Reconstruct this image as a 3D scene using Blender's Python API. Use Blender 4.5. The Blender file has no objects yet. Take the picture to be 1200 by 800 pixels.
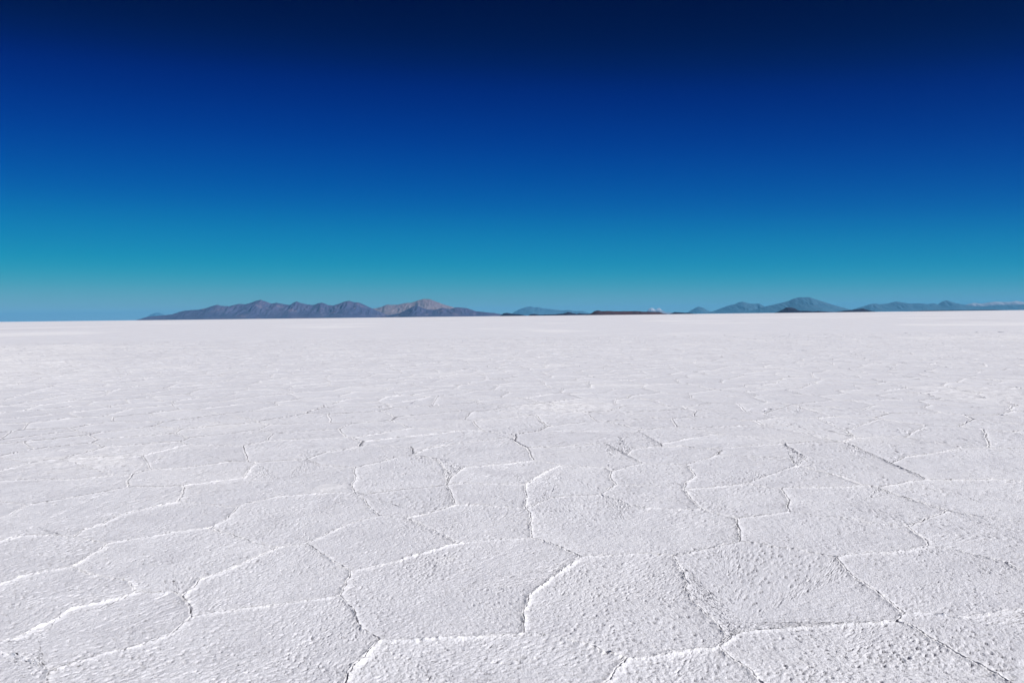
import bpy, math, random
import numpy as np
from mathutils import Matrix, Vector
from mathutils.geometry import delaunay_2d_cdt

# ------------------------------------------------------------------ camera, sky, sun, exposure
sc = bpy.context.scene
C = sc.collection
EYE = 1.65
PITCH, ROLL, FPX = math.atan(29.9 / 800), -0.0115, 800.0        # FPX: focal length in pixels of a 1200 wide frame
SUN_AZ, SUN_EL = 115.0, 36.0                                      # clockwise from the view direction (+Y)

cam = bpy.data.cameras.new('camera')
cam.sensor_width = 36.0
cam.lens = 24.0
cam.clip_start, cam.clip_end = 0.05, 400000.0
cam_o = bpy.data.objects.new('camera', cam)
C.objects.link(cam_o)
RM = Matrix.Rotation(math.pi / 2 - PITCH, 4, 'X') @ Matrix.Rotation(ROLL, 4, 'Z')
cam_o.matrix_world = Matrix.Translation((0, 0, EYE)) @ RM
sc.camera = cam_o
RN = np.array(RM.to_3x3())

world = bpy.data.worlds.new('World')
sc.world = world
world.use_nodes = True
wn = world.node_tree
sky = wn.nodes.new('ShaderNodeTexSky')
sky.sky_type = 'NISHITA'
sky.sun_disc = False
sky.sun_elevation = math.radians(SUN_EL)
sky.sun_rotation = math.radians(SUN_AZ)
sky.altitude = 3650
sky.air_density = 1.0
sky.dust_density = 0.3
sky.ozone_density = 2.0
SKY_STRENGTH = 0.1
wcv = wn.nodes.new('ShaderNodeRGBCurve')                          # deep, saturated high-altitude blue
wsc = wn.nodes.new('ShaderNodeVectorMath'); wsc.operation = 'SCALE'; wsc.inputs['Scale'].default_value = 0.1
SKY_CURVES = (
    [(0.0, 0.0), (0.28, 0.0), (0.36, 0.008), (0.44, 0.04), (0.545, 0.10), (0.72, 0.17), (1.0, 0.22)],
    [(0.0, 0.0), (0.14, 0.0), (0.185, 0.016), (0.279, 0.078), (0.43, 0.21), (0.71, 0.35), (1.0, 0.36)],
    [(0.0, 0.018), (0.20, 0.024), (0.274, 0.05), (0.346, 0.195), (0.48, 0.355), (0.64, 0.435), (0.75, 0.45), (1.0, 0.46)],
)
for ch, pts in enumerate(SKY_CURVES):
    cu = wcv.mapping.curves[ch]
    cu.points[0].location = pts[0]
    cu.points[1].location = pts[-1]
    for p in pts[1:-1]:
        cu.points.new(*p)
wcv.mapping.update()
bg = wn.nodes['Background']
wsc2 = wn.nodes.new('ShaderNodeVectorMath'); wsc2.operation = 'SCALE'; wsc2.inputs['Scale'].default_value = 1.0 / SKY_STRENGTH
wtc = wn.nodes.new('ShaderNodeTexCoord')
wmp = wn.nodes.new('ShaderNodeMapping'); wmp.inputs['Scale'].default_value = (0.45, 1.0, 1.0)   # evens the blue out round the compass
wnm = wn.nodes.new('ShaderNodeVectorMath'); wnm.operation = 'NORMALIZE'
wn.links.new(wtc.outputs['Generated'], wmp.inputs[0])
wn.links.new(wmp.outputs[0], wnm.inputs[0])
wn.links.new(wnm.outputs[0], sky.inputs['Vector'])
wn.links.new(sky.outputs[0], wsc.inputs[0])
wn.links.new(wsc.outputs[0], wcv.inputs['Color'])
wn.links.new(wcv.outputs[0], wsc2.inputs[0])
wn.links.new(wsc2.outputs[0], bg.inputs['Color'])
bg.inputs['Strength'].default_value = SKY_STRENGTH

az, el = math.radians(SUN_AZ), math.radians(SUN_EL)
sdir = Vector((math.sin(az) * math.cos(el), math.cos(az) * math.cos(el), math.sin(el)))
sl = bpy.data.lights.new('sun', 'SUN')
sl.energy = 5.0
sl.angle = math.radians(0.55)
sl.color = (1.0, 0.975, 0.95)
so = bpy.data.objects.new('sun', sl)
so.matrix_world = sdir.to_track_quat('Z', 'Y').to_matrix().to_4x4()
C.objects.link(so)

sc.view_settings.view_transform = 'Standard'
sc.view_settings.look = 'None'
sc.view_settings.exposure = 0.0
sc.view_settings.gamma = 1.0
sc.view_settings.use_curve_mapping = False
sc.render.engine = 'CYCLES'
sc.cycles.max_bounces = 8
sc.cycles.diffuse_bounces = 5
sc.cycles.volume_bounces = 2
sc.cycles.use_denoising = True

rng = np.random.default_rng(11)
random.seed(4)

# ------------------------------------------------------------------ helpers
def ray(px, py):
    d = RN @ np.array([(px - 600) / FPX, -(py - 400) / FPX, -1.0])
    return d

def ground_pt(px, py):
    d = ray(px, py)
    t = -EYE / d[2]
    return d[:2] * t

def project(p):
    """world points (n,3) to photo pixels (n,2) and depth"""
    q = (np.atleast_2d(p) - np.array([0, 0, EYE])) @ RN
    z = -q[:, 2]
    return np.stack([600 + FPX * q[:, 0] / z, 400 - FPX * q[:, 1] / z], 1), z

TAB = rng.random(65536).astype(np.float32)
def hsh(ix, iy, s):
    h = (ix.astype(np.int64) * 73856093) ^ (iy.astype(np.int64) * 19349663) ^ (s * 83492791)
    h = (h ^ (h >> 13)) * 1274126177
    h = h ^ (h >> 16)
    return TAB[h & 65535]

def gnoise(x, y, s=0):
    """gradient noise, about -0.7..0.7"""
    x0, y0 = np.floor(x), np.floor(y)
    fx, fy = x - x0, y - y0
    u = fx * fx * fx * (fx * (fx * 6 - 15) + 10)
    v = fy * fy * fy * (fy * (fy * 6 - 15) + 10)
    def g(i, j):
        a = hsh(x0 + i, y0 + j, s) * 6.2831853
        return np.cos(a) * (fx - i) + np.sin(a) * (fy - j)
    a = g(0, 0); b = g(1, 0); c = g(0, 1); d = g(1, 1)
    return a + u * (b - a) + v * (c - a) + u * v * (a - b - c + d)

def worley(x, y, s=0):
    """distance to the nearest feature point and that point's random value"""
    x0, y0 = np.floor(x), np.floor(y)
    best = np.full(x.shape, 9.0); val = np.zeros(x.shape)
    for i in (-1, 0, 1):
        for j in (-1, 0, 1):
            cx, cy = x0 + i, y0 + j
            dx = cx + hsh(cx, cy, s) - x
            dy = cy + hsh(cx, cy, s + 7) - y
            d = dx * dx + dy * dy
            m = d < best
            best = np.where(m, d, best)
            val = np.where(m, hsh(cx, cy, s + 13), val)
    return np.sqrt(best), val

def mesh_from(name, verts, faces, attr=None, smooth=True):
    """faces: (n,4) or (n,3) int array"""
    me = bpy.data.meshes.new(name)
    n, k = len(faces), faces.shape[1]
    me.vertices.add(len(verts))
    me.vertices.foreach_set('co', np.ascontiguousarray(verts, np.float32).ravel())
    me.loops.add(n * k)
    me.loops.foreach_set('vertex_index', np.ascontiguousarray(faces, np.int32).ravel())
    me.polygons.add(n)
    me.polygons.foreach_set('loop_start', np.arange(0, n * k, k, dtype=np.int32))
    me.polygons.foreach_set('use_smooth', np.full(n, smooth, dtype=bool))
    me.update(calc_edges=True)
    if attr is not None:
        for an, av in attr.items():
            a = me.attributes.new(an, 'FLOAT', 'POINT')
            a.data.foreach_set('value', np.ascontiguousarray(av, np.float32))
    return me

def link(name, me, mat, parent=None, **props):
    o = bpy.data.objects.new(name, me)
    if mat and not me.materials:
        me.materials.append(mat)
    C.objects.link(o)
    if parent:
        o.parent = parent
    for k, v in props.items():
        o[k] = v
    return o

class NT:
    def __init__(self, name):
        self.m = bpy.data.materials.new(name)
        self.m.use_nodes = True
        self.t = self.m.node_tree
        self.b = self.t.nodes['Principled BSDF']
    def n(self, kind, **kw):
        nd = self.t.nodes.new(kind)
        for k, v in kw.items():
            if hasattr(nd, k) and k not in nd.inputs:
                setattr(nd, k, v)
            else:
                nd.inputs[k].default_value = v
        return nd
    def l(self, a, b):
        self.t.links.new(a, b)
    def math(self, op, a, b=0.5, clamp=False):
        nd = self.t.nodes.new('ShaderNodeMath'); nd.operation = op; nd.use_clamp = clamp
        for i, v in enumerate((a, b)):
            if isinstance(v, (int, float)):
                nd.inputs[i].default_value = v
            else:
                self.l(v, nd.inputs[i])
        return nd.outputs[0]
    def mix(self, f, a, b):
        nd = self.t.nodes.new('ShaderNodeMix'); nd.data_type = 'RGBA'
        for i, v in ((0, f), (6, a), (7, b)):
            if isinstance(v, (int, float)):
                nd.inputs[i].default_value = v
            elif isinstance(v, tuple):
                nd.inputs[i].default_value = (*v, 1)
            else:
                self.l(v, nd.inputs[i])
        return nd.outputs[2]
    def ramp(self, f, lo, hi):
        nd = self.t.nodes.new('ShaderNodeMapRange'); nd.clamp = True
        nd.interpolation_type = 'SMOOTHSTEP'
        self.l(f, nd.inputs[0]); nd.inputs[1].default_value = lo; nd.inputs[2].default_value = hi
        return nd.outputs[0]

# ------------------------------------------------------------------ materials
def salt_material(name, far):
    s = NT(name)
    geo = s.n('ShaderNodeNewGeometry')
    pos = geo.outputs['Position']
    def noise(scale, detail=3.0, rough=0.55, stretch=None):
        nd = s.n('ShaderNodeTexNoise', Scale=scale, Detail=detail, Roughness=rough)
        if stretch:
            mp = s.n('ShaderNodeMapping'); mp.inputs['Scale'].default_value = stretch
            s.l(pos, mp.inputs[0]); s.l(mp.outputs[0], nd.inputs['Vector'])
        else:
            s.l(pos, nd.inputs['Vector'])
        return nd.outputs['Fac']
    base = (0.83, 0.834, 0.876)
    white = (0.945, 0.94, 0.955)
    dull = (0.72, 0.722, 0.768)
    c = s.mix(s.ramp(noise(2.2, 5), 0.42, 0.75), base, dull)                     # mottling of the crust
    c = s.mix(s.math('MULTIPLY', s.ramp(noise(8.0, 4, 0.65), 0.45, 0.68), 0.45), c, dull)
    c = s.mix(s.ramp(noise(0.35, 4), 0.50, 0.70), c, (0.86, 0.86, 0.89))
    streak = s.ramp(noise(0.035, 5, 0.6, (1.0, 0.55, 1.0)), 0.53, 0.62)          # cleaner, newer salt sheets
    c = s.mix(s.math('MULTIPLY', streak, 0.8), c, white)
    wet = s.ramp(noise(0.02, 5, 0.6, (0.8, 1.3, 1.0)), 0.62, 0.67)               # thin dirty veils far out
    c = s.mix(s.math('MULTIPLY', wet, 0.6), c, (0.55, 0.53, 0.56))
    if not far:
        at = s.n('ShaderNodeAttribute', attribute_name='white')
        grain = s.ramp(noise(45.0, 3, 0.7), 0.30, 0.60)
        f = s.math('MULTIPLY', at.outputs['Fac'], s.math('ADD', s.math('MULTIPLY', grain, 0.5), 0.5), True)
        c = s.mix(f, c, white)
        tone = s.n('ShaderNodeAttribute', attribute_name='tone')                 # each plate a little cleaner or duller than the next
        c = s.mix(tone.outputs['Fac'], c, dull)
        pit = s.n('ShaderNodeAttribute', attribute_name='pit')                   # shade in pits and cracks, painted in as darker grey
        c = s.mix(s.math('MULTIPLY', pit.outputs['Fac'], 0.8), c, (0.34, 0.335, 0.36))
    if far:
        c = s.mix(0.12, c, dull)
    s.l(c, s.b.inputs['Base Color'])
    s.b.inputs['Roughness'].default_value = 0.75
    s.b.inputs['Specular IOR Level'].default_value = 0.25
    h = s.math('ADD', s.math('MULTIPLY', noise(85.0, 3, 0.65), 0.9), s.math('MULTIPLY', noise(16.0, 3, 0.6), 0.8))
    bp = s.n('ShaderNodeBump', Strength=0.65, Distance=0.012)
    s.l(h, bp.inputs['Height'])
    s.l(bp.outputs[0], s.b.inputs['Normal'])
    return s.m

def rock_material(name, c1, c2, c3, scale, snow=None):
    s = NT(name)
    geo = s.n('ShaderNodeNewGeometry')
    pos = geo.outputs['Position']
    def noise(sc_, detail=4.0, rough=0.6):
        nd = s.n('ShaderNodeTexNoise', Scale=sc_, Detail=detail, Roughness=rough)
        s.l(pos, nd.inputs['Vector'])
        return nd.outputs['Fac']
    c = s.mix(s.ramp(noise(scale), 0.38, 0.62), c1, c2)
    c = s.mix(s.ramp(noise(scale * 3.1, 5), 0.55, 0.7), c, c3)
    if snow:
        sep = s.n('ShaderNodeSeparateXYZ'); s.l(pos, sep.inputs[0])
        hz = s.math('ADD', sep.outputs['Z'], s.math('MULTIPLY', s.math('SUBTRACT', noise(scale * 4), 0.5), snow[1]))
        c = s.mix(s.ramp(hz, snow[0] - snow[1] * 0.15, snow[0] + snow[1] * 0.15), c, (0.85, 0.84, 0.87))
        c = s.mix(snow[2], c, c1)
    s.l(c, s.b.inputs['Base Color'])
    s.b.inputs['Roughness'].default_value = 0.95
    s.b.inputs['Specular IOR Level'].default_value = 0.1
    return s.m

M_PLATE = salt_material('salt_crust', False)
M_FLAT = salt_material('salt_plain', True)

# ------------------------------------------------------------------ salt flat: the sheet to the horizon
radii = np.concatenate([[0.0], np.geomspace(3.0, 70000.0, 60)])
NS = 96
ang = np.linspace(0, 2 * math.pi, NS, endpoint=False)
gv = [[0, 0, 0]]
for r in radii[1:]:
    gv += [[r * math.cos(a), r * math.sin(a), 0] for a in ang]
gv = np.array(gv)
rr = np.hypot(gv[:, 0], gv[:, 1])
gv[:, 2] = -0.035
gf = []
for i in range(NS):
    gf.append([0, 1 + i, 1 + (i + 1) % NS, 1 + (i + 1) % NS])
tri = np.array([[f[0], f[1], f[2]] for f in gf])
quads = []
for k in range(len(radii) - 2):
    o0, o1 = 1 + k * NS, 1 + (k + 1) * NS
    for i in range(NS):
        j = (i + 1) % NS
        quads += [[o0 + i, o1 + i, o1 + j], [o0 + i, o1 + j, o0 + j]]
flat = link('salt_flat', mesh_from('salt_flat', gv, np.concatenate([tri, np.array(quads)]), smooth=False), M_FLAT,
            kind='structure', label='vast white salt flat of cracked polygon plates reaching the horizon', category='salt flat')

# ------------------------------------------------------------------ crack network seen in the foreground (photo pixels, laid on the ground)
TRACE = [
    # outer loop: upper chain of ridges, then zigzag closing sides outside the view
    [(-80, 566), (35, 562), (80, 562), (130, 558), (155, 556), (175, 550), (220, 548), (270, 541), (300, 542), (360, 538), (382, 530),
     (430, 522), (480, 524), (485, 533), (500, 525), (540, 519), (600, 512), (608, 520), (618, 525), (660, 523), (708, 519), (725, 528),
     (735, 533), (740, 527), (760, 524), (800, 523), (815, 525), (830, 526), (860, 524), (900, 521), (918, 520), (950, 518), (990, 518),
     (1000, 514), (1035, 511), (1065, 513), (1090, 518), (1130, 525), (1180, 525), (1250, 528)],
    [(1250, 528), (1290, 545), (1240, 566), (1290, 590), (1245, 618), (1285, 650), (1235, 680), (1290, 705), (1240, 760), (1285, 812),
     (1215, 815), (1060, 850), (905, 812), (800, 845), (702, 812), (560, 850), (398, 812), (220, 850), (52, 815), (-60, 845), (-40, 790),
     (-90, 765), (-50, 758), (-95, 720), (-60, 694), (-110, 660), (-55, 641), (-90, 610), (-50, 587), (-80, 566)],
    # left
    [(-55, 641), (0, 634), (25, 628), (60, 627), (85, 631), (105, 633), (125, 637), (165, 631), (200, 624), (250, 618)],
    [(250, 618), (262, 624), (285, 632), (305, 638), (327, 641)],
    [(125, 637), (118, 645), (105, 650), (90, 660), (80, 664), (55, 668), (25, 676), (0, 686), (-60, 694)],
    [(80, 664), (100, 672), (135, 679), (150, 682), (157, 695), (185, 695), (205, 694), (215, 699), (235, 680), (265, 668), (290, 657), (327, 641), (358, 638)],
    [(215, 699), (225, 713), (228, 722), (260, 716), (300, 711), (345, 706), (398, 699)],
    [(228, 722), (205, 740), (185, 749), (150, 760), (120, 766), (85, 777), (56, 789), (45, 775), (20, 767), (0, 766), (-90, 765)],
    [(56, 789), (52, 815)],
    [(157, 695), (120, 707), (85, 713), (60, 727), (20, 748), (-50, 758)],
    [(-50, 587), (0, 588), (30, 592), (60, 587), (100, 580), (122, 576), (150, 571), (212, 570), (245, 565), (285, 560), (300, 542)],
    [(-90, 610), (0, 606), (10, 604), (30, 592)],
    [(85, 631), (100, 620), (122, 614), (140, 604), (180, 594), (208, 588), (230, 590), (280, 594), (300, 588), (325, 582), (370, 578), (416, 577)],
    [(280, 594), (265, 610), (250, 618)],
    [(208, 588), (214, 578), (212, 570)],
    [(150, 571), (150, 562), (155, 556)],
    [(360, 538), (375, 545), (415, 548), (416, 560), (413, 572), (416, 577)],
    [(416, 577), (430, 579), (480, 573), (521, 568), (545, 566), (600, 568), (615, 568)],
    [(415, 548), (450, 540), (470, 534), (485, 533), (512, 538), (522, 548), (521, 568)],
    [(521, 568), (526, 560), (545, 548), (600, 543), (625, 540), (618, 525)],
    [(358, 638), (375, 630), (400, 617), (420, 611), (443, 605), (455, 606), (475, 607), (500, 602), (533, 592), (560, 592), (617, 596)],
    [(443, 605), (433, 596), (428, 586), (416, 577)],
    [(533, 592), (528, 582), (521, 568)],
    [(358, 638), (375, 648), (390, 657), (410, 669), (430, 666), (470, 656), (500, 647), (535, 637), (560, 634), (600, 632), (625, 631)],
    [(475, 607), (498, 618), (520, 628), (535, 637)],
    [(410, 669), (405, 685), (398, 699), (412, 712), (425, 735), (444, 750), (470, 751), (530, 747), (560, 746), (600, 743), (615, 742)],
    [(444, 750), (430, 770), (410, 790), (398, 812)],
    # centre
    [(625, 631), (622, 615), (622, 602), (617, 596), (625, 593), (645, 583), (670, 581), (703, 579), (712, 573), (722, 568), (760, 569), (802, 574), (850, 570), (873, 566), (900, 557), (935, 545)],
    [(615, 568), (617, 582), (617, 596)],
    [(615, 568), (625, 560), (657, 545), (680, 547), (710, 548), (717, 553), (735, 547), (755, 543), (780, 544), (803, 545), (820, 540), (842, 533), (880, 535), (925, 538), (935, 545)],
    [(615, 568), (625, 571), (645, 577), (652, 582)],
    [(717, 553), (716, 560), (722, 568)],
    [(755, 543), (748, 541), (735, 533)],
    [(657, 545), (640, 542), (625, 540)],
    [(803, 545), (815, 558), (804, 566), (802, 574)],
    [(842, 533), (845, 528), (830, 526)],
    [(625, 631), (645, 636), (665, 644), (680, 652), (660, 668), (640, 682), (622, 698), (615, 715), (615, 742)],
    [(680, 652), (710, 651), (750, 649), (787, 652), (810, 648), (840, 640), (867, 634)],
    [(787, 652), (795, 668), (802, 680), (803, 692), (815, 708), (835, 728), (848, 745), (844, 760)],
    [(615, 742), (640, 745), (665, 752), (690, 757), (720, 768), (733, 773), (755, 771), (790, 767), (844, 760)],
    [(733, 773), (720, 785), (712, 800), (702, 812)],
    [(844, 760), (855, 748), (870, 741), (900, 739), (920, 736), (960, 733), (1000, 731), (1047, 728)],
    [(844, 760), (855, 771), (880, 787), (905, 812)],
    [(867, 634), (865, 620), (864, 608), (840, 602), (820, 597), (755, 596), (735, 590), (703, 579)],
    [(802, 574), (808, 585), (820, 597)],
    [(864, 608), (880, 606), (905, 602), (925, 599), (922, 585), (915, 572), (900, 572), (873, 566)],
    # right
    [(925, 599), (940, 601), (960, 605), (985, 607), (1020, 613), (1065, 617), (1085, 608), (1112, 599), (1150, 606), (1245, 618)],
    [(1112, 599), (1090, 592), (1068, 586), (1045, 578), (1030, 571)],
    [(915, 572), (960, 571), (985, 571), (1012, 569), (1030, 571), (1060, 565), (1085, 562), (1120, 563), (1165, 562), (1240, 566)],
    [(935, 545), (955, 551), (985, 559), (1012, 569)],
    [(935, 545), (945, 536), (932, 528), (918, 520)],
    [(1085, 562), (1075, 557), (1060, 550), (1042, 543), (1060, 536), (1090, 532), (1130, 525)],
    [(1042, 543), (1020, 531), (990, 518)],
    [(867, 634), (900, 640), (920, 643), (950, 648), (977, 653), (1000, 650), (1030, 648), (1060, 645), (1087, 640)],
    [(1065, 617), (1070, 623), (1080, 631), (1087, 640), (1105, 642), (1130, 648), (1150, 653), (1175, 659), (1190, 667), (1235, 680)],
    [(977, 653), (985, 660), (1000, 675), (1020, 690), (1040, 705), (1058, 719), (1047, 728)],
    [(1058, 719), (1075, 719), (1120, 723), (1150, 721), (1180, 717), (1200, 716), (1290, 705)],
    [(1047, 728), (1065, 734), (1090, 747), (1120, 765), (1150, 780), (1180, 798), (1215, 815)],
]
LOOP = np.array([ground_pt(*p) for p in TRACE[0] + TRACE[1][1:-1]])

def inside(poly, p):
    x, y = poly[:, 0], poly[:, 1]
    x2, y2 = np.roll(x, -1), np.roll(y, -1)
    px, py = np.asarray(p)[..., 0, None], np.asarray(p)[..., 1, None]
    m = ((y > py) != (y2 > py)) & (px < (x2 - x) * (py - y) / np.where(y2 == y, 1e-12, y2 - y) + x)
    return m.sum(-1) % 2 == 1

def seg_dist(poly, pts, closed=True, chunk=4000):
    a = poly; b = np.roll(poly, -1, 0)
    d = b - a
    L = np.maximum((d * d).sum(1), 1e-12)
    out = np.empty(len(pts))
    for i in range(0, len(pts), chunk):
        p = pts[i:i + chunk, None, :] - a
        t = np.clip((p * d).sum(2) / L, 0, 1)
        q = p - t[..., None] * d
        out[i:i + chunk] = np.sqrt((q * q).sum(2).min(1))
    return out

# ------------------------------------------------------------------ the other plates: an uneven cell pattern
FAR = 52.0
seeds = []
sp = 1.02
for j in range(int((FAR + 12) / (sp * 0.87))):
    y = -3.0 + j * sp * 0.87
    half = 0.86 * max(y, 0) + 7.0
    n = int(2 * half / sp)
    for i in range(n):
        x = -half + (i + 0.5 * (j % 2)) * sp
        seeds.append((x + random.uniform(-.5, .5) * sp * 0.85, y + random.uniform(-.5, .5) * sp * 0.85))
seeds = np.array(seeds)
seeds = seeds[~inside(LOOP, seeds)]
seeds = seeds[seg_dist(LOOP, seeds) > 0.42]

def voronoi_cells(seeds):
    out = []
    for i, s in enumerate(seeds):
        d = ((seeds - s) ** 2).sum(1)
        kk = min(len(d) - 1, 500 if s[1] < 14 else 30)                 # cells round the traced area reach far across it
        nb = np.argpartition(d, kk)[:kk]
        nb = nb[np.argsort(d[nb])][1:]
        poly = [(s[0] - 14, s[1] - 14), (s[0] + 14, s[1] - 14), (s[0] + 14, s[1] + 14), (s[0] - 14, s[1] + 14)]
        for jn in nb:
            q = seeds[jn]
            mx, my = (q + s) / 2
            nx, ny = q - s
            res = []
            dd = [(p[0] - mx) * nx + (p[1] - my) * ny for p in poly]
            for a in range(len(poly)):
                b = (a + 1) % len(poly)
                if dd[a] <= 0:
                    res.append(poly[a])
                if (dd[a] <= 0) != (dd[b] <= 0):
                    t = dd[a] / (dd[a] - dd[b])
                    res.append((poly[a][0] + t * (poly[b][0] - poly[a][0]), poly[a][1] + t * (poly[b][1] - poly[a][1])))
            poly = res
            if not poly:
                break
        out.append(np.array(poly))
    return out

cells = voronoi_cells(seeds)
ok, touch = [], []
for s, p in zip(seeds, cells):
    if len(p) < 3 or np.abs(p - s).max() > 13.9:
        continue
    if s[1] > FAR or s[1] < -2.0 or abs(s[0]) > 0.86 * max(s[1], 0) + 6.0:
        continue
    near = s[1] < 12 and (inside(LOOP, p).any() or seg_dist(LOOP, p).min() < 0.02 or inside(p, LOOP).any()
                          or seg_dist(p, LOOP).min() < 0.02)
    (touch if near else ok).append(p)

# arrangement of the traced network and the cells that touch it
vv, ee = [], []
def add_poly_edges(pts):
    i0 = len(vv)
    vv.extend([Vector((float(a), float(b))) for a, b in pts])
    ee.extend([(i0 + i, i0 + i + 1) for i in range(len(pts) - 1)])
for pl in TRACE:
    add_poly_edges([ground_pt(*p) for p in pl])
for p in touch:
    q = np.concatenate([p, p[:1]])
    for a, b in zip(q[:-1], q[1:]):
        n = 160
        t = np.linspace(0, 1, n)
        pts = a + (b - a) * t[:, None]
        m = ~inside(LOOP, pts)
        i = 0
        while i < n:
            if m[i]:
                j = i
                while j + 1 < n and m[j + 1]:
                    j += 1
                i2, j2 = max(i - 1, 0), min(j + 1, n - 1)
                if j2 > i2:
                    add_poly_edges([pts[i2], pts[j2]])
                i = j + 1
            else:
                i += 1
ov, oe, _, _, oo, _ = delaunay_2d_cdt(vv, ee, [], 0, 0.012)
oe = [e for e, src in zip(oe, oo) if src]
ov = np.array([list(v) for v in ov])
adj = {}
for a, b in oe:
    if a != b:
        adj.setdefault(a, set()).add(b)
        adj.setdefault(b, set()).add(a)
ch = True                                                          # prune the stubs
while ch:
    ch = False
    for a in list(adj):
        if len(adj[a]) == 1:
            b = next(iter(adj[a]))
            adj[b].discard(a); del adj[a]; ch = True
        elif len(adj[a]) == 0:
            del adj[a]
order = {a: sorted(nb, key=lambda b: math.atan2(ov[b][1] - ov[a][1], ov[b][0] - ov[a][0])) for a, nb in adj.items()}
seen, faces = set(), []
for a in order:
    for b in order[a]:
        if (a, b) in seen:
            continue
        loop, u, v = [], a, b
        while (u, v) not in seen:
            seen.add((u, v)); loop.append(u)
            o = order[v]
            w = o[(o.index(u) - 1) % len(o)]
            u, v = v, w
        P = ov[loop]
        A = 0.5 * np.sum(P[:, 0] * np.roll(P[:, 1], -1) - np.roll(P[:, 0], -1) * P[:, 1])
        if A > 0.012 and A < 40:
            faces.append(P)
allcells = faces + ok

# ------------------------------------------------------------------ one plate of salt crust
def wiggle(p):
    x, y = p[:, 0], p[:, 1]
    dx = 0.030 * gnoise(x * 2.3, y * 2.3, 1) + 0.016 * gnoise(x * 9, y * 9, 2) + 0.007 * gnoise(x * 27, y * 27, 3)
    dy = 0.030 * gnoise(x * 2.3, y * 2.3, 4) + 0.016 * gnoise(x * 9, y * 9, 5) + 0.007 * gnoise(x * 27, y * 27, 6)
    return p + np.stack([dx, dy], 1)

def resample(P, n):
    q = np.concatenate([P, P[:1]])
    s = np.concatenate([[0], np.cumsum(np.hypot(*(q[1:] - q[:-1]).T))])
    t = np.linspace(0, s[-1], n, endpoint=False)
    return np.stack([np.interp(t, s, q[:, 0]), np.interp(t, s, q[:, 1])], 1)

def kernel_centre(P):
    d = np.roll(P, -1, 0) - P
    L = np.hypot(*d.T)
    m = L > 1e-6
    nrm = np.stack([-d[m, 1], d[m, 0]], 1) / L[m, None]
    lo, hi = P.min(0), P.max(0)
    best, bd = None, -9
    for _ in range(3):
        gx, gy = np.meshgrid(np.linspace(lo[0], hi[0], 21), np.linspace(lo[1], hi[1], 21))
        g = np.stack([gx.ravel(), gy.ravel()], 1)
        dep = ((g[:, None, :] - P[m][None]) * nrm[None]).sum(2).min(1)
        k = dep.argmax()
        if dep[k] > bd:
            best, bd = g[k], dep[k]
        h = (hi - lo) / 8
        lo, hi = best - h, best + h
    return best

PATCH = [(ground_pt(108, 539), 0.9, 1.0), (ground_pt(655, 476), 1.1, 1.3), (ground_pt(1160, 461), 1.6, 1.6),
         (ground_pt(525, 655), 0.13, 0.3), (ground_pt(390, 572), 0.25, 0.6)]

def relief(x, y, sp):
    """height and pit mask of the crust at mesh spacing sp"""
    h = 0.0045 * gnoise(x * 3.1, y * 3.1, 20) + 0.0022 * gnoise(x * 9.0, y * 9.0, 21)
    pit = np.zeros_like(x)
    if sp < 0.03:
        wx = x + 0.010 * gnoise(x * 21, y * 21, 30); wy = y + 0.010 * gnoise(x * 21, y * 21, 31)
        n1 = gnoise(wx * 50, wy * 50, 40); n2 = gnoise(wx * 104, wy * 104, 41)
        amp = 0.85 + 0.4 * gnoise(x * 0.9, y * 0.9, 26) + 0.35 * gnoise(x * 3.7, y * 3.7, 27)     # rough and smooth reaches of crust
        h += amp * (0.0044 * n1 + 0.0042 * n2)
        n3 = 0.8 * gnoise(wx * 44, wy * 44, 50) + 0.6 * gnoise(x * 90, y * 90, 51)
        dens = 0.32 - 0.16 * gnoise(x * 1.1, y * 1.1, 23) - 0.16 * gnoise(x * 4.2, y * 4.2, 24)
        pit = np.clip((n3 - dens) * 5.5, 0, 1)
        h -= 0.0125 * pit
    else:
        q = float(np.interp(sp, [0.03, 0.07], [0.75, 0.3]))
        h = q * (h + 0.0025 * (hsh(np.round(x * 900), np.round(y * 900), 60) - 0.5) * 2 + 0.003 * gnoise(x * 17, y * 17, 25))
    return h, pit

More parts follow.
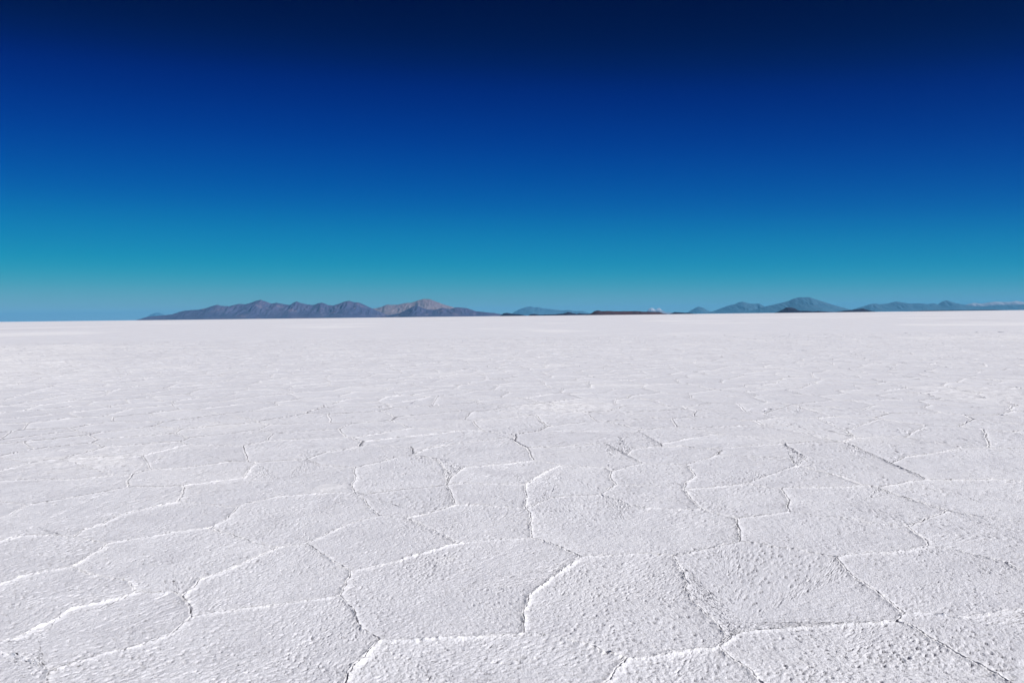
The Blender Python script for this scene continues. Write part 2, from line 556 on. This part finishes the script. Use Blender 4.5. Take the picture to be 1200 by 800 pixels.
def plate_mesh(P, sp, pid):
    A = abs(0.5 * np.sum(P[:, 0] * np.roll(P[:, 1], -1) - np.roll(P[:, 0], -1) * P[:, 1]))
    per = np.hypot(*(np.roll(P, -1, 0) - P).T).sum()
    if sp < 0.1:
        P = wiggle(resample(P, max(24, int(per / 0.022))))
    ctr = kernel_centre(P)
    K = int(max(5, round(math.sqrt(A) / 2 / sp)))
    K = min(K, 105)
    if sp > 0.03:
        K = max(K, 6)
    # concentric square rings: ring k carries 8k vertices spread along the scaled outline
    side = 2 * K + 1
    I, J = np.meshgrid(np.arange(-K, K + 1), np.arange(-K, K + 1))
    I, J = I.ravel(), J.ravel()
    R = np.maximum(abs(I), abs(J))
    Rs = np.maximum(R, 1)
    t = np.where(I == R, J + R, np.where(J == R, 2 * R + (R - I), np.where(I == -R, 4 * R + (R - J), 6 * R + (I + R))))
    t = (t / (8.0 * Rs)) % 1.0
    q = np.concatenate([P, P[:1]])
    s = np.concatenate([[0], np.cumsum(np.hypot(*(q[1:] - q[:-1]).T))]); s /= s[-1]
    bx = np.interp(t, s, q[:, 0]) - ctr[0]
    by = np.interp(t, s, q[:, 1]) - ctr[1]
    f = R / K
    if sp > 0.03:                                                   # coarse plates keep fine rings along the rim
        rho = math.sqrt(A / math.pi)
        inner_f = 1 - 0.13 / rho
        tab = np.concatenate([np.linspace(0, inner_f, K - 2), [1 - 0.055 / rho, 1 - 0.022 / rho, 1.0]])
        f = tab[R]
    x = ctr[0] + bx * f; y = ctr[1] + by * f
    bl = np.maximum(np.hypot(bx, by), 0.05)
    # jitter the inner vertices so that no grid shows
    inner = (R < K - 1)
    x = x + np.where(inner, (hsh(I, J, pid) - .5) * sp * .5, 0)
    y = y + np.where(inner, (hsh(I, J, pid + 9) - .5) * sp * .5, 0)
    xy = np.stack([x, y], 1)
    d = seg_dist(P, xy)
    gap = np.clip(0.0017 + 0.005 * gnoise(x * 1.9, y * 1.9, 70) + 0.013 * gnoise(x * 24, y * 24, 71), 0.0, 0.0055)
    gap = gap * float(np.interp(math.hypot(*ctr), [9, 20], [1.0, 0.2]))
    rim = R == K
    x = np.where(rim, x - bx / bl * gap, x); y = np.where(rim, y - by / bl * gap, y)
    h, pit = relief(x, y, sp)
    H = np.clip(0.0076 + 0.004 * gnoise(x * 1.1, y * 1.1, 72) + 0.006 * gnoise(x * 5, y * 5, 73), 0.002, 0.013)
    wd = np.clip(0.016 + 0.010 * gnoise(x * 2, y * 2, 74) + 0.010 * gnoise(x * 14, y * 14, 76), 0.009, 0.03)
    if sp > 0.03:
        wd = np.maximum(wd, 0.026); H = H * 1.1
    fade = float(np.interp(math.hypot(*ctr), [9, 15, 24, 50], [1.0, 1.1, 1.0, 0.5]))
    h = h * fade; H = H * fade
    prof = np.exp(-(d / wd) ** 1.6)
    lump = 1 + 0.9 * gnoise(x * 24, y * 24, 75) + 1.1 * gnoise(x * 62, y * 62, 77)
    rs = hsh(np.array([pid]), np.array([3]), 5)[0]
    tx, ty = hsh(np.array([pid, pid + 500]), np.array([1, 2]), 8) - 0.5
    dish = 0.003 * np.exp(-d / 0.16)
    z = h * (1 - 0.45 * prof) + H * lump * prof + dish + (rs - 0.5) * 0.0012 + tx * 0.002 * (x - ctr[0]) + ty * 0.002 * (y - ctr[1])
    white = np.clip(np.exp(-(d / (wd * 1.35)) ** 1.6) * (0.9 + 0.7 * gnoise(x * 3, y * 3, 78)), 0, 1)
    for c, r, k in PATCH:
        e = np.hypot(x - c[0], (y - c[1])) / r
        if e.min() < 1.3:
            m = np.clip(1.15 - e + 0.9 * gnoise(x * 3.5, y * 3.5, 79) + 0.5 * gnoise(x * 12, y * 12, 80), 0, 1)
            white = np.maximum(white, m * 0.9)
            z = z + m * 0.012 * (0.5 + gnoise(x * 9, y * 9, 81)) * k
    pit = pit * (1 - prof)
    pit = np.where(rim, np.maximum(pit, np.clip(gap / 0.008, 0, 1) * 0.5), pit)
    z = np.where(rim, z - gap * 0.35, z)
    V = np.stack([x, y, z], 1)
    idx = np.arange(side * side).reshape(side, side)
    F = np.stack([idx[:-1, :-1].ravel(), idx[:-1, 1:].ravel(), idx[1:, 1:].ravel(), idx[1:, :-1].ravel()], 1)
    # skirt down into the crack
    ring = np.concatenate([idx[0, :-1], idx[:-1, -1], idx[-1, :0:-1], idx[:0:-1, 0]])
    W = V[ring].copy(); W[:, 2] = -0.045
    sk = len(V) + np.arange(len(ring))
    F2 = np.stack([ring, sk, np.roll(sk, -1), np.roll(ring, -1)], 1)
    V = np.concatenate([V, W]); F = np.concatenate([F, F2])
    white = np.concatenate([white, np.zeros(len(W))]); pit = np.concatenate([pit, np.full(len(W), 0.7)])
    tone = np.full(len(V), 0.5 * hsh(np.array([pid]), np.array([7]), 15)[0])
    return V, F, white, pit, tone

# rank by size in view
rank = []
for i, P in enumerate(allcells):
    c = P.mean(0)
    pp, z = project(np.concatenate([P, np.zeros((len(P), 1))], 1))
    vis = z.min() > 0.3 and (pp[:, 0].max() > 0) and (pp[:, 0].min() < 1200) and (pp[:, 1].min() < 800)
    a = 0.0
    if vis:
        q = np.clip(pp, [0, 0], [1200, 800])
        a = abs(0.5 * np.sum(q[:, 0] * np.roll(q[:, 1], -1) - np.roll(q[:, 0], -1) * q[:, 1]))
    rank.append((a, i, c))
rank.sort(key=lambda r: -r[0])
bulk = []
nt = 0
for n, (a, i, c) in enumerate(rank):
    dist = math.hypot(*c)
    if a > 0:
        sp = np.interp(dist, [2.8, 4.5, 6.5, 9, 14, 24, 40, 70], [0.0064, 0.0080, 0.012, 0.018, 0.034, 0.06, 0.13, 0.19])
    else:
        sp = np.interp(dist, [2, 6, 12, 40], [0.025, 0.03, 0.06, 0.14])
    V, F, wh, pt, tn = plate_mesh(allcells[i], sp, i)
    nt += 2 * len(F)
    if n < 299 and a > 0:
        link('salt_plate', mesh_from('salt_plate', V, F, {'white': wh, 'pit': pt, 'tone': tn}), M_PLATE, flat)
    else:
        bulk.append((V, F, wh, pt, tn))
off, Vs, Fs = 0, [], []
for V, F, wh, pt, tn in bulk:
    Vs.append(V); Fs.append(F + off); off += len(V)
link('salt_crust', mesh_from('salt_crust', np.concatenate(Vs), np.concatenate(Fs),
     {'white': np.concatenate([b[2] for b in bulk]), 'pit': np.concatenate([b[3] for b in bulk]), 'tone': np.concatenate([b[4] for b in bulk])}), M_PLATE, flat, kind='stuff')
print('plates', len(allcells), 'traced+touch', len(faces), 'tris', nt)

# ------------------------------------------------------------------ mountains
HP = np.array([(0, 376.5), (210, 375), (370, 373.5), (480, 372.4), (600, 371.8), (710, 370.5), (800, 368.6), (1000, 365.6), (1200, 362.5), (1300, 361)])
_hc = []
for px in (0, 600, 1200):
    lo, hi = 300.0, 420.0
    for _ in range(50):
        m = (lo + hi) / 2
        if ray(px, m)[2] > 0: lo = m
        else: hi = m
    _hc.append(lo)
def hmine(px):
    return np.interp(px, [-200, 0, 600, 1200, 1400], [_hc[0] + (_hc[0] - _hc[1]) / 3, *_hc, _hc[2] + (_hc[2] - _hc[1]) / 3])

def mountain(name, label, cat, sil, D, mat, seed, group=None, slope=2.6, gully=0.34, gl=1.0, n=None):
    """terrain whose crest follows the skyline points sil at D metres"""
    sil = np.array(sil, float)
    px = np.linspace(sil[0, 0], sil[-1, 0], n or max(60, int((sil[-1, 0] - sil[0, 0]) * 2.2)))
    py = np.interp(px, sil[:, 0], sil[:, 1])
    hgt = np.interp(px, HP[:, 0], HP[:, 1]) - py                      # pixels above the horizon
    zpx = np.maximum(hgt, 0.0)
    x, zc = [], []
    for a, b in zip(px, zpx):
        d = ray(a, hmine(a))
        k = D / d[1]
        x.append(d[0] * k); zc.append(b / FPX * k)
    x = np.array(x); zc = np.array(zc)
    fx = D / FPX                                                      # metres per pixel
    zc = zc + fx * 0.35 * gnoise(x / (fx * 3.1), x * 0 + seed, seed) * np.clip(zc / (3 * fx), 0, 1)
    zc = np.maximum(zc, 0)
    k = 25
    zs = np.convolve(np.pad(zc, k, mode='edge'), np.ones(2 * k + 1) / (2 * k + 1), 'valid')
    W = np.maximum(zs * slope, 60) + 40
    W = np.maximum(W, zc * 1.3 + 40)
    yc = D + 0.9 * zs.max() * gnoise(x / (zs.max() * 5 + 1), x * 0 + 3.3, seed + 1)
    zc = zc * yc / D
    rows = 26
    v = np.linspace(-1, 1, 2 * rows + 1)
    v = np.sign(v) * abs(v) ** 1.15
    X = np.repeat(x[:, None], len(v), 1)
    Y = yc[:, None] + v[None] * W[:, None]
    av = abs(v)[None]
    g = fx * 9 * gl
    wx = X + 0.8 * g * gnoise(X / (g * 2), Y / (g * 2), seed + 4)
    rid = 1 - 2 * abs(gnoise(wx / g, Y / (g * 2.6), seed + 5)) - 0.8 * abs(gnoise(wx / (g * .43), Y / (g * 1.1), seed + 6))
    prof = (1 - av) ** 1.12
    Z = zc[:, None] * prof * (1 - gully * (0.85 - rid).clip(0, 1.6) * np.clip(av * 3.2, 0, 1) * (0.35 + 0.65 * (1 - av)))
    Z += zc[:, None] * 0.05 * gnoise(X / (g * .5), Y / (g * .5), seed + 7) * np.clip(av * 4, 0, 1) * (1 - av)
    edge = np.clip(np.minimum(np.arange(len(x)), np.arange(len(x))[::-1]) / 4.0, 0, 1)[:, None]
    Z = np.maximum(Z, 0) * edge
    Z = Z - 0.3
    Z[:, 0] = Z[:, -1] = -0.6
    V = np.stack([X.ravel(), Y.ravel(), Z.ravel()], 1)
    idx = np.arange(X.size).reshape(X.shape)
    F = np.stack([idx[:-1, :-1].ravel(), idx[1:, :-1].ravel(), idx[1:, 1:].ravel(), idx[:-1, 1:].ravel()], 1)
    props = dict(kind='structure', label=label, category=cat)
    if group: props['group'] = group
    return link(name, mesh_from(name, V, F), mat, **props)

KM = 1000.0
R_HAZE_VIOLET = rock_material('haze_violet_rock', (0.058, 0.06, 0.125), (0.08, 0.078, 0.145), (0.14, 0.115, 0.17), 0.0011)  # violet-blue of the haze mixed into the rock colour
R_PALE = rock_material('pale_rock', (0.17, 0.135, 0.16), (0.215, 0.17, 0.19), (0.13, 0.105, 0.13), 0.0012)
R_DARK = rock_material('dark_scrub_rock', (0.014, 0.016, 0.034), (0.022, 0.022, 0.045), (0.035, 0.03, 0.05), 0.004)
R_RED = rock_material('red_brown_rock', (0.05, 0.03, 0.036), (0.075, 0.04, 0.043), (0.035, 0.026, 0.034), 0.006)
R_FAR = rock_material('haze_blue_rock', (0.045, 0.105, 0.155), (0.06, 0.12, 0.17), (0.08, 0.13, 0.175), 0.0008)  # blue of distance painted into the rock, adding to the thin haze
R_SNOW = rock_material('snowy_rock', (0.2, 0.17, 0.16), (0.27, 0.23, 0.22), (0.34, 0.3, 0.28), 0.0008, (430, 900, 0.72))
R_SNOW2 = rock_material('snowy_rock_cap', (0.2, 0.17, 0.16), (0.27, 0.23, 0.22), (0.34, 0.3, 0.28), 0.0008, (330, 260, 0.55))

mountain('mountain_range', 'long jagged purple-brown mountain range, widest on the horizon, with several sharp summits', 'mountain range',
         [(156, 375.6), (172, 371), (182, 370.3), (192, 369.5), (202, 368.5), (210, 366), (218, 364.3), (228, 363.5), (236, 363.2), (246, 361.2),
          (253, 358.8), (258, 357.5), (264, 358.8), (271, 359.2), (276, 358), (283, 356.5), (290, 357), (297, 354.8), (300, 353.4), (307, 351.7),
          (312, 353.6), (319, 356.3), (325, 355.2), (333, 356.8), (341, 358), (345, 355.3), (349, 353.8), (354, 355.6), (362, 357.3), (369, 358),
          (375, 356), (380, 355.2), (386, 358), (392, 358.6), (399, 356.4), (405, 354), (411, 353), (416, 355), (421, 354.9), (428, 357.8),
          (434, 360.7), (438, 362.5), (446, 366), (455, 370), (464, 373)], 22 * KM, R_HAZE_VIOLET, 100)
mountain('mountain', 'pale pinkish rounded mountain rising behind the lower dark ridge', 'mountain',
         [(424, 373), (430, 366), (438, 362.2), (442, 361.8), (448, 360.2), (451, 358.8), (453, 357.8), (461, 358), (466, 357.8), (475, 355.8),
          (482, 355.5), (490, 352.7), (496, 351.2), (503, 351.5), (508, 353.4), (515, 356), (520, 358), (528, 360.2), (535, 362.5), (548, 366),
          (562, 371.6)], 26 * KM, R_PALE, 120, gully=0.24)
mountain('ridge', 'dark purple ridge tapering down to the salt in front of the pale mountain', 'ridge',
         [(438, 373), (455, 370), (468, 368), (478, 363), (486, 359.4), (490, 359), (494, 361), (500, 363.2), (508, 364), (514, 363), (519, 361.6),
          (528, 363.2), (534, 361.3), (540, 361.4), (548, 362.5), (551, 363.6), (558, 366), (570, 367.3), (580, 368.3), (588, 369.8), (594, 371.8)],
         20 * KM, R_HAZE_VIOLET, 140)
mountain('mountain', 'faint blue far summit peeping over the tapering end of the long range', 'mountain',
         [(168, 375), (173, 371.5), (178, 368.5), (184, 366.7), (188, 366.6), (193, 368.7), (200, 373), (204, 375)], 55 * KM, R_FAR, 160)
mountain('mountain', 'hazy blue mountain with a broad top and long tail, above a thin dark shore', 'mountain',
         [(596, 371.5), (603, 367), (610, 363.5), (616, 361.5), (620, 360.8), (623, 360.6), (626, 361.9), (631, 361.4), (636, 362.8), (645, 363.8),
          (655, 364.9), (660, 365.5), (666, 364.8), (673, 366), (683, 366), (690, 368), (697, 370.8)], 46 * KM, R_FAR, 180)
mountain('low_hill', 'small low dark hill at the tip of the tapering purple ridge', 'hill',
         [(585, 371.9), (590, 368.6), (594, 368), (600, 369), (610, 369.8), (618, 371.6)], 9.5 * KM, R_DARK, 200, 'low dark hills along the salt edge')
mountain('low_hill', 'thin dark shoreline hill with one small hump before the hazy blue mountain', 'hill',
         [(618, 371.6), (622, 369.6), (626, 369.3), (632, 370.3), (640, 370), (650, 369.8), (660, 368.8), (666, 366.9), (672, 368.6), (676, 369.2),
          (679, 368.4), (685, 369), (692, 369.4), (700, 370.6)], 9 * KM, R_DARK, 210, 'low dark hills along the salt edge')
mountain('island', 'long low dark reddish-brown flat-topped island on the salt flat', 'island',
         [(687, 370.8), (693, 368.3), (697, 365.8), (701, 365.1), (706, 366), (712, 365.6), (720, 366), (735, 365.8), (745, 365.5), (752, 366),
          (765, 366.2), (772, 366), (777, 367.8), (786, 369.1)], 6.5 * KM, R_RED, 220)
mountain('low_hill', 'narrow dark strip of hill just past the end of the reddish island', 'hill',
         [(784, 369.1), (787, 367.6), (791, 366.2), (800, 366.7), (808, 367.2), (817, 368.4)], 8 * KM, R_DARK, 230, 'low dark hills along the salt edge')
mountain('mountain', 'tiny snow-white twin summits far behind the reddish island', 'mountain',
         [(754, 369.6), (757, 367), (760, 363), (763, 361.6), (766, 362.6), (768, 364), (770, 362.4), (773, 361.8), (776, 364.5), (780, 366.5), (786, 366.6),
          (792, 368.7)], 62 * KM, R_SNOW2, 240)
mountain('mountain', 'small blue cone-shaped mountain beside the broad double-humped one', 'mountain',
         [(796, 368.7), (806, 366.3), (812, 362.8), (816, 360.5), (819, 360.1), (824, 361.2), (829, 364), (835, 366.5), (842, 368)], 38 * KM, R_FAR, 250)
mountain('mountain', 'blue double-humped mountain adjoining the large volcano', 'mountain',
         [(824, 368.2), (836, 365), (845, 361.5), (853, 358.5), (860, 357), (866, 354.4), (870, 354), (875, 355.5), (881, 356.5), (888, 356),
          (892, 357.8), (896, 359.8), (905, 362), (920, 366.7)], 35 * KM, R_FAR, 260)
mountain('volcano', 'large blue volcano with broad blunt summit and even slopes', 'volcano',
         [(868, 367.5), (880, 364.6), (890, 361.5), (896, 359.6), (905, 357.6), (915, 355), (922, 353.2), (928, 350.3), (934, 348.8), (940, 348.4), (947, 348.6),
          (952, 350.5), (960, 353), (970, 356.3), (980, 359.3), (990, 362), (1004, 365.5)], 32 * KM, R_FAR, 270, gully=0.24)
mountain('island', 'small navy-dark rocky island with a pointed hump before the volcano', 'island',
         [(908, 367), (917, 362.6), (921, 360.5), (926, 360.2), (931, 361.3), (935, 363.5), (940, 364.5), (945, 364.2), (952, 364.8), (958, 364.4),
          (966, 365), (982, 365.9)], 8.5 * KM, R_DARK, 280, 'dark islands below the volcano')
mountain('island', 'small navy-dark low island between the volcano and the long blue range', 'island',
         [(976, 366), (990, 363.8), (1000, 362.8), (1006, 362), (1012, 361.3), (1018, 363), (1026, 365.2)], 8.8 * KM, R_DARK, 290, 'dark islands below the volcano')
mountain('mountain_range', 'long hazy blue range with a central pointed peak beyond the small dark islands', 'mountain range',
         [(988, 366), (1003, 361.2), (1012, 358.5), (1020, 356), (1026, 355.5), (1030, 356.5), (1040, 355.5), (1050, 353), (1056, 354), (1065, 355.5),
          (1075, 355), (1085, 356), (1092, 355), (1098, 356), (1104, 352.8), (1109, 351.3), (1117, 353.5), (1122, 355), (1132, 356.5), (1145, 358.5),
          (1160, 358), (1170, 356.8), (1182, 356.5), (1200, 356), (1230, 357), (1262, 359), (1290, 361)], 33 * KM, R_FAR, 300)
mountain('mountain_range', 'faint pinkish snow-streaked range behind the long blue range', 'mountain range',
         [(1114, 364), (1125, 358), (1135, 356), (1142, 354.3), (1150, 355.3), (1160, 353.5), (1165, 352.8), (1175, 353.2), (1182, 353), (1189, 351.8), (1195, 353),
          (1200, 353), (1215, 352), (1235, 355), (1260, 359), (1275, 361.5)], 48 * KM, R_SNOW, 320)
mountain('low_hill', 'very thin dark shore strip at the foot of the long blue range', 'hill',
         [(1056, 364.8), (1085, 363.4), (1110, 363), (1140, 362.6), (1165, 362.2), (1178, 362.9)], 11 * KM, R_DARK, 340, 'low dark hills along the salt edge')

# ------------------------------------------------------------------ haze: the clear cold air between here and the mountains
HZ = NT('haze_air')
HZ.t.nodes.remove(HZ.b)
pv = HZ.n('ShaderNodeVolumePrincipled')
pv.inputs['Color'].default_value = (0.13, 0.45, 0.76, 1)
pv.inputs['Density'].default_value = 1.35e-5
pv.inputs['Anisotropy'].default_value = 0.0
HZ.l(pv.outputs[0], HZ.t.nodes['Material Output'].inputs['Volume'])
e, zt, zb = 72000.0, 820.0, -1.6
hv = np.array([(x, y, z) for x in (-e, e) for y in (-e, e) for z in (zb, zt)])
hf = np.array([(0, 1, 3, 2), (4, 6, 7, 5), (0, 4, 5, 1), (2, 3, 7, 6), (0, 2, 6, 4), (1, 5, 7, 3)])
link('haze', mesh_from('haze', hv, hf, smooth=False), HZ.m, kind='stuff', label='thin blue haze in the air between the camera and the far mountains', category='haze')
